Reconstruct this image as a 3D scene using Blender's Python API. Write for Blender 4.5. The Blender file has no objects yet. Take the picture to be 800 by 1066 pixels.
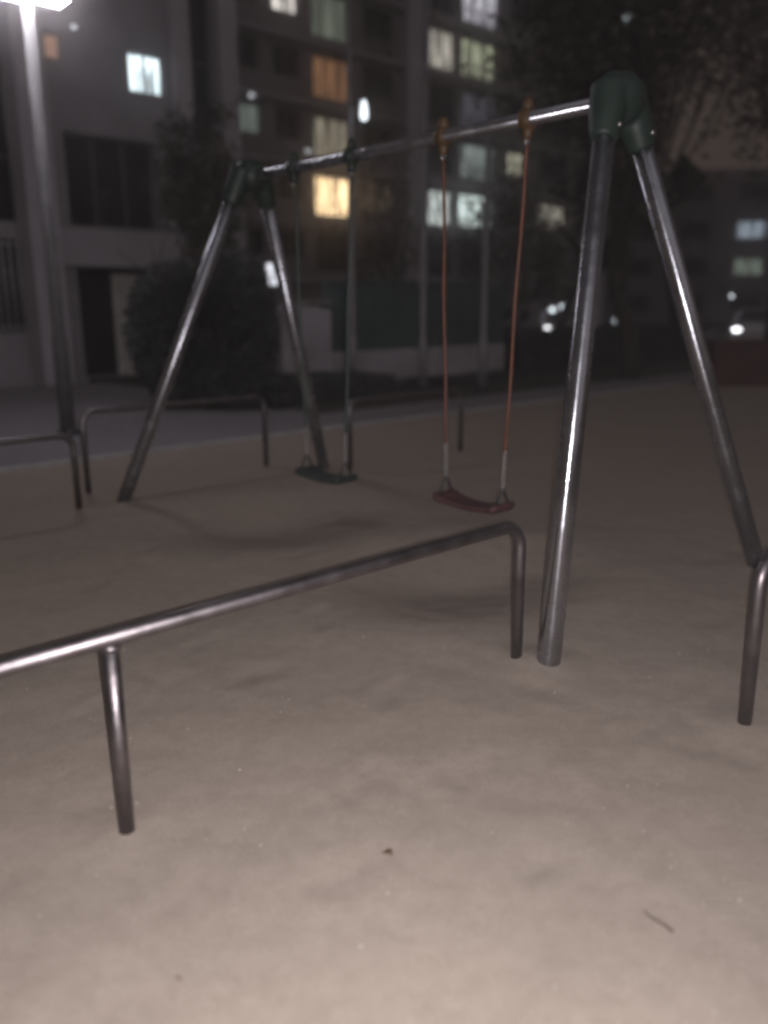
import bpy, bmesh, math, random
import numpy as np
from mathutils import Vector, Matrix, noise

rnd = random.Random(7)
ANI = 0.25
scene = bpy.context.scene
C = scene.collection

# ------------------------------------------------------------------ camera
HC, PITCH, ROLL, F = 1.47, 0.245, -0.0042, 857.0          # focal length in pixels of an 800 x 1066 picture
YAW = 2.307                                               # direction of the swing beam on the ground
E1 = Vector((math.cos(YAW - math.pi / 2), math.sin(YAW - math.pi / 2), 0))   # along the rails, kerb and facades
E2 = Vector((math.cos(YAW), math.sin(YAW), 0))                               # away from the camera, across them
ROTZ = YAW - math.pi / 2
cam_d = bpy.data.cameras.new('camera')
cam = bpy.data.objects.new('camera', cam_d)
C.objects.link(cam)
cam.matrix_world = Matrix.Translation((0, 0, HC)) @ Matrix.Rotation(math.pi / 2 - PITCH, 4, 'X') @ Matrix.Rotation(ROLL, 4, 'Z')
cam_d.sensor_fit = 'VERTICAL'
cam_d.sensor_height = 36
cam_d.sensor_width = 27
cam_d.lens = F / 1066 * 36
cam_d.clip_start = 0.02
cam_d.clip_end = 800
cam_d.dof.use_dof = True
cam_d.dof.focus_distance = 3.3
cam_d.dof.aperture_fstop = 0.75
scene.camera = cam

# ------------------------------------------------------------------ night sky, moonlit city glow, flash
w = bpy.data.worlds.new('World')
scene.world = w
w.use_nodes = True
nt = w.node_tree
bg = nt.nodes['Background']
tc = nt.nodes.new('ShaderNodeTexCoord')
sep = nt.nodes.new('ShaderNodeSeparateXYZ')
ramp = nt.nodes.new('ShaderNodeValToRGB')
ramp.color_ramp.elements[0].position = 0.0
ramp.color_ramp.elements[0].color = (0.080, 0.060, 0.048, 1)
ramp.color_ramp.elements[1].position = 0.9
ramp.color_ramp.elements[1].color = (0.046, 0.041, 0.044, 1)
nt.links.new(tc.outputs['Generated'], sep.inputs[0])
nt.links.new(sep.outputs['Z'], ramp.inputs[0])
nt.links.new(ramp.outputs[0], bg.inputs['Color'])
bg.inputs['Strength'].default_value = 1.0

sun_d = bpy.data.lights.new('sun', 'SUN')
sun_d.energy = 0.19
sun_d.angle = math.radians(70)
sun_d.color = (1.0, 0.93, 0.95)
sun = bpy.data.objects.new('sun', sun_d)
C.objects.link(sun)
sun.rotation_euler = (math.radians(48), 0, math.radians(28))

# the phone's own flash: a small square lamp beside the lens
fl_d = bpy.data.lights.new('phone_flash', 'AREA')
fl_d.shape = 'DISK'
fl_d.size = 0.012
fl_d.energy = 104
fl_d.color = (1.0, 0.93, 0.945)
fl = bpy.data.objects.new('phone_flash', fl_d)
C.objects.link(fl)
fl.matrix_world = cam.matrix_world @ Matrix.Translation((0.034, -0.016, 0.0))

vs = scene.view_settings
vs.view_transform = 'Standard'
vs.look = 'None'
vs.exposure = 0.0
vs.gamma = 1.0
vs.use_curve_mapping = False
scene.render.engine = 'CYCLES'
scene.cycles.use_denoising = True
scene.cycles.max_bounces = 5
scene.cycles.filter_width = 3.0
scene.cycles.sample_clamp_indirect = 3.0


# ------------------------------------------------------------------ helpers
def ray(px, py):
    X, Y = px - 400, py - 533
    a = X * math.cos(ROLL) + Y * math.sin(ROLL)
    b = -X * math.sin(ROLL) + Y * math.cos(ROLL)
    return Vector((a / F, math.cos(PITCH) - b / F * math.sin(PITCH), -math.sin(PITCH) - b / F * math.cos(PITCH)))


def gnd(px, py, z=0.0):
    d = ray(px, py)
    return Vector((0, 0, HC)) + d * ((z - HC) / d.z)


def at(px, py, y):
    d = ray(px, py)
    return Vector((0, 0, HC)) + d * (y / d.y)


def P(s, d, z=0.0):
    """site coordinates: s along the rails, d away from the camera"""
    v = E1 * s + E2 * d
    return Vector((v.x, v.y, z))


def tag(o, label=None, cat=None, group=None, kind=None):
    if label: o['label'] = label
    if cat: o['category'] = cat
    if group: o['group'] = group
    if kind: o['kind'] = kind
    return o


def empty(name, loc, rotz=0.0, label=None, cat=None, group=None):
    o = bpy.data.objects.new(name, None)
    C.objects.link(o)
    o.location = loc
    o.rotation_euler = (0, 0, rotz)
    o.empty_display_size = 0.1
    return tag(o, label, cat, group)


def link_mesh(name, me, m, parent=None):
    if m is not None:
        for mm in (m if isinstance(m, (list, tuple)) else [m]):
            me.materials.append(mm)
    o = bpy.data.objects.new(name, me)
    C.objects.link(o)
    if parent is not None:
        o.parent = parent
    return o


def obj(name, bm, m, parent=None, smooth=False, bevel=0.0):
    if bevel:
        bmesh.ops.bevel(bm, geom=[e for e in bm.edges], offset=bevel, segments=2, affect='EDGES', profile=0.6)
    me = bpy.data.meshes.new(name)
    bmesh.ops.recalc_face_normals(bm, faces=bm.faces[:])
    if smooth:
        for f in bm.faces:
            f.smooth = len(f.verts) <= 4
    bm.to_mesh(me)
    bm.free()
    return link_mesh(name, me, m, parent)


def copy_tree(o, parent=None):
    c = o.copy()
    C.objects.link(c)
    if parent is not None:
        c.parent = parent
    for ch in list(o.children):
        copy_tree(ch, c)
    return c


def box(bm, x0, x1, y0, y1, z0, z1):
    vs_ = [bm.verts.new((x, y, z)) for z in (z0, z1) for y in (y0, y1) for x in (x0, x1)]
    for q in ((0, 2, 3, 1), (4, 5, 7, 6), (0, 1, 5, 4), (2, 6, 7, 3), (0, 4, 6, 2), (1, 3, 7, 5)):
        bm.faces.new([vs_[i] for i in q])


def tube(bm, pts, r, seg=20, cap=True):
    """sweep a circle along a polyline; r a number or one radius per point"""
    pts = [Vector(p) for p in pts]
    n = len(pts)
    rs = r if isinstance(r, (list, tuple)) else [r] * n
    t0 = (pts[1] - pts[0]).normalized()
    up = Vector((0, 0, 1)) if abs(t0.z) < 0.9 else Vector((1, 0, 0))
    nrm = t0.cross(up).normalized()
    rings = []
    for i in range(n):
        a = (pts[i] - pts[i - 1]).normalized() if i else t0
        b = (pts[i + 1] - pts[i]).normalized() if i < n - 1 else a
        t = (a + b).normalized()
        nrm = (nrm - t * nrm.dot(t)).normalized()
        bn = t.cross(nrm)
        rings.append([bm.verts.new(pts[i] + (nrm * math.cos(k * 2 * math.pi / seg) + bn * math.sin(k * 2 * math.pi / seg)) * rs[i]) for k in range(seg)])
    for i in range(n - 1):
        for k in range(seg):
            bm.faces.new((rings[i][k], rings[i][(k + 1) % seg], rings[i + 1][(k + 1) % seg], rings[i + 1][k]))
    if cap:
        bm.faces.new(rings[0][::-1])
        bm.faces.new(rings[-1])


def bend(p0, p1, p2, r, n=8):
    """fillet of radius r at corner p1"""
    p0, p1, p2 = Vector(p0), Vector(p1), Vector(p2)
    a, b = (p0 - p1).normalized(), (p2 - p1).normalized()
    ang = a.angle(b)
    d = r / math.tan(ang / 2)
    c = p1 + (a + b).normalized() * (r / math.sin(ang / 2))
    s, e = p1 + a * d - c, p1 + b * d - c
    out = []
    for i in range(n + 1):
        t = i / n
        tot = s.angle(e)
        v = (s * math.sin((1 - t) * tot) + e * math.sin(t * tot)) / math.sin(tot)
        out.append(c + v)
    return out


# ------------------------------------------------------------------ materials
def new_mat(name):
    m = bpy.data.materials.new(name)
    m.use_nodes = True
    return m, m.node_tree, m.node_tree.nodes['Principled BSDF']


def mat(name, col, rough=0.6, metal=0.0, vary=0.25, scale=6.0, bump=0.0, bscale=60.0, spec=0.5):
    """Principled with noise-varied colour, roughness and a fine bump"""
    m, t, b = new_mat(name)
    co = t.nodes.new('ShaderNodeTexCoord')
    nz = t.nodes.new('ShaderNodeTexNoise')
    nz.inputs['Scale'].default_value = scale
    nz.inputs['Detail'].default_value = 6
    t.links.new(co.outputs['Object'], nz.inputs['Vector'])
    r = t.nodes.new('ShaderNodeValToRGB')
    r.color_ramp.elements[0].position = 0.3
    r.color_ramp.elements[1].position = 0.7
    r.color_ramp.elements[0].color = tuple(c * (1 - vary) for c in col) + (1,)
    r.color_ramp.elements[1].color = tuple(min(1, c * (1 + vary)) for c in col) + (1,)
    t.links.new(nz.outputs['Fac'], r.inputs[0])
    t.links.new(r.outputs[0], b.inputs['Base Color'])
    mr = t.nodes.new('ShaderNodeMapRange')
    mr.inputs['To Min'].default_value = max(0.03, rough - 0.12)
    mr.inputs['To Max'].default_value = min(1, rough + 0.12)
    t.links.new(nz.outputs['Fac'], mr.inputs['Value'])
    t.links.new(mr.outputs[0], b.inputs['Roughness'])
    b.inputs['Metallic'].default_value = metal
    b.inputs['Specular IOR Level'].default_value = spec
    if bump:
        n2 = t.nodes.new('ShaderNodeTexNoise')
        n2.inputs['Scale'].default_value = bscale
        n2.inputs['Detail'].default_value = 4
        t.links.new(co.outputs['Object'], n2.inputs['Vector'])
        bp = t.nodes.new('ShaderNodeBump')
        bp.inputs['Strength'].default_value = bump
        bp.inputs['Distance'].default_value = 0.02
        t.links.new(n2.outputs['Fac'], bp.inputs['Height'])
        t.links.new(bp.outputs[0], b.inputs['Normal'])
    return m


def emit(name, col, strength):
    m, t, b = new_mat(name)
    b.inputs['Base Color'].default_value = (0.8, 0.8, 0.8, 1)
    b.inputs['Emission Color'].default_value = col + (1,)
    b.inputs['Emission Strength'].default_value = strength
    return m


def streaked_emit(name, col, lo, hi, scale=3.0, seed=0.0):
    """a lit pane with upright light streaks painted into its glow"""
    m, t, b = new_mat(name)
    b.inputs['Base Color'].default_value = (0.1, 0.1, 0.1, 1)
    b.inputs['Roughness'].default_value = 0.15
    co = t.nodes.new('ShaderNodeTexCoord')
    mp = t.nodes.new('ShaderNodeMapping')
    mp.inputs['Location'].default_value = (seed, 0, seed * 2.3)
    mp.inputs['Scale'].default_value = (scale, 1, 0.12 * scale)  # noise stretched upright paints bright and dim light streaks
    t.links.new(co.outputs['Object'], mp.inputs[0])
    nz = t.nodes.new('ShaderNodeTexNoise')
    nz.inputs['Scale'].default_value = 1.6
    nz.inputs['Detail'].default_value = 3
    t.links.new(mp.outputs[0], nz.inputs['Vector'])
    mr = t.nodes.new('ShaderNodeMapRange')
    mr.inputs['From Min'].default_value = 0.40
    mr.inputs['From Max'].default_value = 0.66
    mr.inputs['To Min'].default_value = lo
    mr.inputs['To Max'].default_value = hi
    t.links.new(nz.outputs['Fac'], mr.inputs[0])
    b.inputs['Emission Color'].default_value = col + (1,)
    t.links.new(mr.outputs[0], b.inputs['Emission Strength'])
    return m


def sand_mat():
    m, t, b = new_mat('sand')
    co = t.nodes.new('ShaderNodeTexCoord')
    n1 = t.nodes.new('ShaderNodeTexNoise'); n1.inputs['Scale'].default_value = 1.1; n1.inputs['Detail'].default_value = 8; n1.inputs['Roughness'].default_value = 0.62
    n2 = t.nodes.new('ShaderNodeTexNoise'); n2.inputs['Scale'].default_value = 260; n2.inputs['Detail'].default_value = 3
    n3 = t.nodes.new('ShaderNodeTexNoise'); n3.inputs['Scale'].default_value = 14; n3.inputs['Detail'].default_value = 7; n3.inputs['Roughness'].default_value = 0.65
    vo = t.nodes.new('ShaderNodeTexVoronoi'); vo.inputs['Scale'].default_value = 70
    for n in (n1, n2, n3, vo):
        t.links.new(co.outputs['Object'], n.inputs['Vector'])
    r = t.nodes.new('ShaderNodeValToRGB')
    r.color_ramp.elements[0].position = 0.32; r.color_ramp.elements[0].color = (0.330, 0.284, 0.243, 1)
    r.color_ramp.elements[1].position = 0.68; r.color_ramp.elements[1].color = (0.360, 0.311, 0.268, 1)
    t.links.new(n1.outputs['Fac'], r.inputs[0])
    r2 = t.nodes.new('ShaderNodeValToRGB')
    r2.color_ramp.elements[0].position = 0.25; r2.color_ramp.elements[0].color = (0.74, 0.72, 0.70, 1)
    r2.color_ramp.elements[1].position = 0.75; r2.color_ramp.elements[1].color = (1.2, 1.2, 1.2, 1)
    t.links.new(n2.outputs['Fac'], r2.inputs[0])
    mx = t.nodes.new('ShaderNodeMix'); mx.data_type = 'RGBA'; mx.blend_type = 'MULTIPLY'; mx.inputs['Factor'].default_value = 1
    t.links.new(r.outputs[0], mx.inputs['A']); t.links.new(r2.outputs[0], mx.inputs['B'])
    r3 = t.nodes.new('ShaderNodeValToRGB')
    r3.color_ramp.elements[0].position = 0.35; r3.color_ramp.elements[0].color = (0.93, 0.925, 0.92, 1)
    r3.color_ramp.elements[1].position = 0.6; r3.color_ramp.elements[1].color = (1.04, 1.04, 1.04, 1)
    t.links.new(n3.outputs['Fac'], r3.inputs[0])
    mx2 = t.nodes.new('ShaderNodeMix'); mx2.data_type = 'RGBA'; mx2.blend_type = 'MULTIPLY'; mx2.inputs['Factor'].default_value = 1
    t.links.new(mx.outputs['Result'], mx2.inputs['A']); t.links.new(r3.outputs[0], mx2.inputs['B'])
    t.links.new(mx2.outputs['Result'], b.inputs['Base Color'])
    b.inputs['Roughness'].default_value = 0.95
    b.inputs['Specular IOR Level'].default_value = 0.15
    ad = t.nodes.new('ShaderNodeMath'); ad.operation = 'MULTIPLY_ADD'; ad.inputs[1].default_value = 0.35
    t.links.new(n2.outputs['Fac'], ad.inputs[0]); t.links.new(n3.outputs['Fac'], ad.inputs[2])
    bp = t.nodes.new('ShaderNodeBump'); bp.inputs['Strength'].default_value = 0.2; bp.inputs['Distance'].default_value = 0.02
    t.links.new(ad.outputs[0], bp.inputs['Height'])
    t.links.new(bp.outputs[0], b.inputs['Normal'])
    return m


def paving_mat():
    m, t, b = new_mat('paving')
    co = t.nodes.new('ShaderNodeTexCoord')
    br = t.nodes.new('ShaderNodeTexBrick')
    br.inputs['Scale'].default_value = 4.5
    br.inputs['Color1'].default_value = (0.27, 0.25, 0.27, 1)
    br.inputs['Color2'].default_value = (0.21, 0.20, 0.22, 1)
    br.inputs['Mortar'].default_value = (0.10, 0.095, 0.1, 1)
    br.inputs['Mortar Size'].default_value = 0.02
    t.links.new(co.outputs['Object'], br.inputs['Vector'])
    t.links.new(br.outputs['Color'], b.inputs['Base Color'])
    b.inputs['Roughness'].default_value = 0.85
    return m


M = dict(
    steel=mat('brushed_steel', (0.50, 0.515, 0.57), 0.26, 1.0, 0.14, 9, 0.05, 45),
    rail=mat('rail_steel', (0.21, 0.192, 0.20), 0.42, 1.0, 0.2, 12, 0.06, 60),
    chain=mat('chain_steel', (0.45, 0.44, 0.43), 0.4, 1.0, 0.2, 20),
    green=mat('green_plastic', (0.015, 0.031, 0.024), 0.5, 0, 0.2, 8),
    teal_rope=mat('teal_coating', (0.045, 0.068, 0.062), 0.5, 0, 0.2, 10),
    teal=mat('teal_seat_plastic', (0.026, 0.036, 0.036), 0.55, 0, 0.3, 14),
    orange=mat('orange_plastic', (0.095, 0.055, 0.022), 0.5, 0, 0.25, 9),
    rope=mat('orange_coating', (0.150, 0.050, 0.026), 0.5, 0, 0.2, 12),
    red=mat('red_seat_plastic', (0.085, 0.033, 0.036), 0.6, 0, 0.3, 14),
    sand=sand_mat(),
    paving=paving_mat(),
    kerb=mat('kerb_stone', (0.34, 0.325, 0.33), 0.85, 0, 0.2, 7, 0.2, 50),
    soil=mat('soil', (0.055, 0.045, 0.038), 0.95, 0, 0.4, 4, 0.5, 20),
    asphalt=mat('asphalt', (0.06, 0.058, 0.06), 0.9, 0, 0.3, 3, 0.3, 80),
    conc=mat('pale_render', (0.30, 0.285, 0.31), 0.85, 0, 0.14, 1.6, 0.15, 25),
    conc2=mat('pilaster_render', (0.42, 0.40, 0.435), 0.85, 0, 0.10, 1.2, 0.1, 25),
    tall=mat('tower_render', (0.25, 0.222, 0.235), 0.88, 0, 0.2, 0.5, 0.1, 10),
    tall2=mat('tower_strip_render', (0.50, 0.475, 0.53), 0.88, 0, 0.12, 0.7, 0.1, 10),
    band=mat('slab_edge_render', (0.38, 0.35, 0.38), 0.88, 0, 0.15, 0.8),
    glass=mat('dark_glass', (0.035, 0.034, 0.037), 0.25, 0, 0.3, 2),
    frame=mat('window_frame', (0.17, 0.16, 0.17), 0.5, 0, 0.1, 4),
    darkmetal=mat('dark_metal', (0.06, 0.06, 0.065), 0.5, 0.6, 0.2, 8),
    pole=mat('pole_paint', (0.27, 0.26, 0.28), 0.5, 0.2, 0.15, 6),
    panel=mat('green_panel', (0.085, 0.115, 0.118), 0.6, 0, 0.2, 1.5, 0.1, 12),
    wallbase=mat('wall_concrete', (0.40, 0.38, 0.42), 0.9, 0, 0.2, 2.0, 0.2, 20),
    brick=mat('red_wall', (0.095, 0.047, 0.038), 0.85, 0, 0.25, 3, 0.2, 25),
    bark=mat('bark', (0.060, 0.048, 0.040), 0.95, 0, 0.35, 9, 0.6, 18),
    leaf=mat('leaf_dark', (0.10, 0.094, 0.078), 0.75, 0, 0.45, 2.2),
    leaf2=mat('leaf_brown', (0.13, 0.105, 0.088), 0.75, 0, 0.4, 2.0),
    needle=mat('shrub_leaf', (0.070, 0.074, 0.070), 0.75, 0, 0.4, 3.0),
    carpaint=mat('car_paint', (0.60, 0.60, 0.63), 0.25, 0.1, 0.05, 3),
    tyre=mat('tyre', (0.02, 0.02, 0.02), 0.8, 0, 0.2, 8),
    twig=mat('twig_brown', (0.075, 0.050, 0.035), 0.9, 0, 0.3, 20),
    dry=mat('dry_leaf', (0.13, 0.085, 0.055), 0.8, 0, 0.35, 20),
    pebble=mat('pebble', (0.55, 0.53, 0.50), 0.6, 0, 0.4, 30),
)

# the frame's steel is brushed round the tube, so lights smear along it
st = M['steel'].node_tree
tg = st.nodes.new('ShaderNodeTangent'); tg.direction_type = 'RADIAL'; tg.axis = 'Z'
pb = st.nodes['Principled BSDF']
st.links.new(tg.outputs[0], pb.inputs['Tangent'])
pb.inputs['Anisotropic'].default_value = 0.85
pb.inputs['Anisotropic Rotation'].default_value = ANI

# ------------------------------------------------------------------ ground
bm = bmesh.new()
bmesh.ops.create_grid(bm, x_segments=2, y_segments=2, size=300)
g = obj('ground', bm, M['asphalt'])
g.location = (0, 0, -0.16)
tag(g, kind='structure')

HOLLOW = [(gnd(482, 596), 0.10, 0.46), (gnd(285, 538), 0.10, 0.5)]


p1, p2, p3 = gnd(129, 865), gnd(542, 690), gnd(775, 755)
MOUND = [p1, p2, p3, gnd(570, 690), gnd(788, 586), gnd(130, 525), gnd(335, 488)]
STEPS = []
for k_ in range(26):
    a_ = rnd.uniform(0, 6.28)
    c_ = Vector((rnd.uniform(-1.6, 2.4), rnd.uniform(1.9, 5.2), 0))
    for m_ in range(3):
        side = 0.09 if m_ % 2 else -0.09
        q_ = c_ + Vector((math.cos(a_), math.sin(a_), 0)) * 0.62 * m_ + Vector((-math.sin(a_), math.cos(a_), 0)) * side
        STEPS.append((q_.x, q_.y, math.cos(a_), math.sin(a_), rnd.uniform(0.0025, 0.006)))


def trodden(v):
    z = 0.0
    for (x, y, ca, sa, dep) in STEPS:
        dx, dy = v.x - x, v.y - y
        if abs(dx) > 0.35 or abs(dy) > 0.35:
            continue
        a, b2 = dx * ca + dy * sa, -dx * sa + dy * ca
        k = (a / 0.13) ** 2 + (b2 / 0.055) ** 2
        z -= dep * math.exp(-k * k * 0.6)
        z += dep * 0.35 * math.exp(-((math.sqrt(k) - 1.5) / 0.4) ** 2)
    for q in MOUND:
        r = math.hypot(v.x - q.x, v.y - q.y)
        if r < 0.5:
            z += 0.016 * math.exp(-(r / 0.13) ** 2)
    return z


def sand_z(v):
    z = noise.fractal(v * 0.7, 1.0, 2.0, 4) * 0.009 + noise.fractal(v * 3.6 + Vector((9, 4, 0)), 0.9, 2.1, 4) * 0.0035
    z += max(0, noise.noise(v * 6.1)) ** 2 * -0.008 + trodden(v)
    for c, dep, r in HOLLOW:
        q = v - c
        a, b2 = q.dot(E1) / 1.25, q.dot(E2)
        k = math.exp(-(a * a + b2 * b2) / (r * r))
        z -= dep * k * 1.1
        z += 0.018 * math.exp(-((math.hypot(a, b2) - r * 1.7) / 0.25) ** 2)
    return z


def axis(lo, a, b2, hi, fine, coarse):
    out = [lo]
    while out[-1] < hi - 1e-6:
        x = out[-1]
        st = fine if a <= x < b2 else coarse
        out.append(min(x + st, hi))
    return out


KD = 7.86
SS = axis(-14, -1.5, 6.5, 26, 0.04, 0.4)
DD = axis(-12, -0.6, 6.6, KD, 0.04, 0.3)
verts, faces = [], []
for d in DD:
    for s in SS:
        v = P(s, d)
        fade = min(1, max(0, (KD - d) / 0.5))
        verts.append((v.x, v.y, sand_z(v) * fade - 0.0))
ns = len(SS)
for j in range(len(DD) - 1):
    for i in range(ns - 1):
        faces.append((j * ns + i, j * ns + i + 1, (j + 1) * ns + i + 1, (j + 1) * ns + i))
me = bpy.data.meshes.new('sand_ground')
me.from_pydata(verts, [], faces)
me.polygons.foreach_set('use_smooth', [True] * len(faces))
tag(link_mesh('sand_ground', me, M['sand']), kind='structure')


def slab(name, s0, s1, d0, d1, z0, z1, m, bevel=0.0):
    bm = bmesh.new()
    box(bm, s0, s1, d0, d1, z0, z1)
    o = obj(name, bm, m, bevel=bevel)
    o.rotation_euler = (0, 0, ROTZ)
    return tag(o, kind='structure')


slab('kerb', -14, 30, KD, KD + 0.13, -0.15, 0.035, M['kerb'], 0.012)
slab('path', -14, 30, KD + 0.132, 9.15, -0.15, 0.012, M['paving'])
slab('plaza', -14, 7.1, 9.152, 16.2, -0.15, 0.010, M['paving'])
slab('planting_soil', 7.102, 40, 9.152, 17.0, -0.15, 0.03, M['soil'])

# pale grit scattered over the sand
bm = bmesh.new()
for k in range(260):
    y = rnd.uniform(1.2, 5.5)
    x = rnd.uniform(-0.55, 0.55) * (y + 0.5)
    v = Vector((x, y, 0))
    r = rnd.uniform(0.0012, 0.0035)
    v.z = sand_z(v) + r * 0.3
    mt = Matrix.Translation(v) @ Matrix.Rotation(rnd.uniform(0, 6), 4, 'Z') @ Matrix.Diagonal((r, r * rnd.uniform(0.6, 1.3), r * 0.7, 1))
    bmesh.ops.create_icosphere(bm, subdivisions=1, radius=1.0, matrix=mt)
tag(obj('grit', bm, M['pebble'], smooth=True), 'pale grit scattered on the sand', 'grit', kind='stuff')


def twig(px, py, length, ang, r, label):
    g0 = gnd(px, py)
    pts = []
    for i in range(6):
        t = i / 5 - 0.5
        v = Vector((t * length, math.sin(t * 4) * length * 0.08, 0))
        v.rotate(Matrix.Rotation(ang, 3, 'Z'))
        q = g0 + v
        q.z = sand_z(q) + r * 0.8
        pts.append(q - g0)
    bm = bmesh.new()
    tube(bm, pts, [r, r, r * 0.9, r * 0.8, r * 0.7, r * 0.4], 8)
    o = obj('twig', bm, M['twig'], smooth=True)
    o.location = g0
    tag(o, label, 'twig', 'litter on the sand')


def dry_leaf(px, py, size, ang, label):
    g0 = gnd(px, py)
    g0.z = sand_z(g0) + 0.004
    bm = bmesh.new()
    nn = 7
    rows = []
    for i in range(nn):
        t = i / (nn - 1)
        wd = math.sin(math.pi * min(1, t * 0.96 + 0.03)) * 0.32 * size
        c = Vector(((t - 0.5) * size, 0, 0.006 * math.sin(t * 5)))
        rows.append([bm.verts.new(c + Vector((0, wd * k, abs(k) * 0.25 * wd + 0.0))) for k in (-1, 0, 1)])
    for i in range(nn - 1):
        for k in range(2):
            bm.faces.new((rows[i][k], rows[i + 1][k], rows[i + 1][k + 1], rows[i][k + 1]))
    o = obj('dry_leaf', bm, M['dry'], smooth=True)
    o.location = g0
    o.rotation_euler = (0, 0, ang)
    tag(o, label, 'leaf', 'litter on the sand')


twig(685, 962, 0.085, 2.0, 0.0035, 'thin dark twig lying alone on the bare sand at lower right')
dry_leaf(403, 890, 0.045, 2.4, 'small curled brown leaf lying on sand in middle foreground')
dry_leaf(187, 1022, 0.018, 0.4, 'tiny dark leaf scrap on sand near the bottom edge')

# ------------------------------------------------------------------ swing frame
S = 1.05
MX, MY, LEN, SP, H, OUT = [v * S for v in (1.354, 3.691, 3.839, 0.939, 2.29, 0.44)]
nb = Vector((MX, MY, 0))
fb = nb + E2 * LEN
b0 = nb + E2 * OUT + Vector((0, 0, H))
b1 = fb - E2 * OUT + Vector((0, 0, H))
base = (nb + fb) / 2
sw = empty('swing_set', base, 0, 'tall steel swing frame with splayed legs and green corner caps', 'swing frame')


def rel(p, o=None):
    return Vector(p) - (o if o is not None else base)




def straight_tube(name, a, b2, r, m, parent, seg=28):
    bm = bmesh.new()
    ln = (b2 - a).length
    tube(bm, [(0, 0, 0), (0, 0, ln * 0.5), (0, 0, ln)], r, seg)
    o = obj(name, bm, m, parent, True)
    o.rotation_mode = 'QUATERNION'
    o.rotation_quaternion = (b2 - a).to_track_quat('Z', 'Y')
    o.location = a
    return o


straight_tube('beam', rel(b0 - E2 * 0.04), rel(b1 + E2 * 0.04), 0.036, M['steel'], sw)
for c, apex in ((nb, b0), (fb, b1)):
    feet, tops_ = [], []
    for sg in (-1, 1):
        foot = c + E1 * SP * sg
        foot.z = sand_z(foot)
        feet.append(foot)
        apx = apex + E1 * 0.09 * sg
        tops_.append(apx)
        dirv = (foot - apx).normalized()
        straight_tube('leg', rel(apx + dirv * 0.10), rel(foot + dirv * 0.06), 0.051, M['steel'], sw)
    # moulded cap: hub plus sleeves, fused into one skin
    bm = bmesh.new()
    inw = (b1 - b0).normalized() if c is nb else (b0 - b1).normalized()
    for foot, apx in zip(feet, tops_):
        dirv = (foot - apx).normalized()
        tube(bm, [rel(apx - dirv * 0.05), rel(apx + dirv * 0.12), rel(apx + dirv * 0.22)], [0.088, 0.080, 0.066], 20)
    tube(bm, [rel(tops_[0] + Vector((0, 0, 0.03))), rel(tops_[1] + Vector((0, 0, 0.03)))], 0.085, 20)
    tube(bm, [rel(apex - inw * 0.07), rel(apex + inw * 0.10)], [0.085, 0.055], 20)
    bmesh.ops.create_uvsphere(bm, u_segments=20, v_segments=12, radius=0.120, matrix=Matrix.Translation(rel(apex + Vector((0, 0, 0.005)))))
    cap = obj('corner_cap', bm, M['green'], sw, True)
    rm = cap.modifiers.new('fuse', 'REMESH'); rm.mode = 'VOXEL'; rm.voxel_size = 0.009; rm.use_smooth_shade = True
    sm = cap.modifiers.new('soften', 'SMOOTH'); sm.factor = 0.5; sm.iterations = 9
    for foot, apx in zip(feet, tops_):
        dirv = (foot - apx).normalized()
        q = rel(apx + dirv * 0.15)
        bm = bmesh.new()
        tube(bm, [q - inw * 0.068, q - inw * 0.086], [0.013, 0.010], 10)
        obj('bolt', bm, M['chain'], cap, True)


# ------------------------------------------------------------------ swings
def link_ring(bm, c, axis_dir, normal, a=0.014, b=0.008, r=0.0032, n=12):
    u, v = axis_dir.normalized(), normal.normalized()
    v = (v - u * v.dot(u)).normalized()
    pts = [c + u * a * math.cos(k * 2 * math.pi / n) + v * b * math.sin(k * 2 * math.pi / n) for k in range(n)]
    nr = u.cross(v)
    rings = []
    for k in range(n):
        t = (pts[(k + 1) % n] - pts[k - 1]).normalized()
        o = nr.cross(t)
        rings.append([bm.verts.new(pts[k] + (nr * math.cos(j * 2 * math.pi / 6) + o * math.sin(j * 2 * math.pi / 6)) * r) for j in range(6)])
    for k in range(n):
        for j in range(6):
            bm.faces.new((rings[k][j], rings[k][(j + 1) % 6], rings[(k + 1) % n][(j + 1) % 6], rings[(k + 1) % n][j]))


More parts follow.
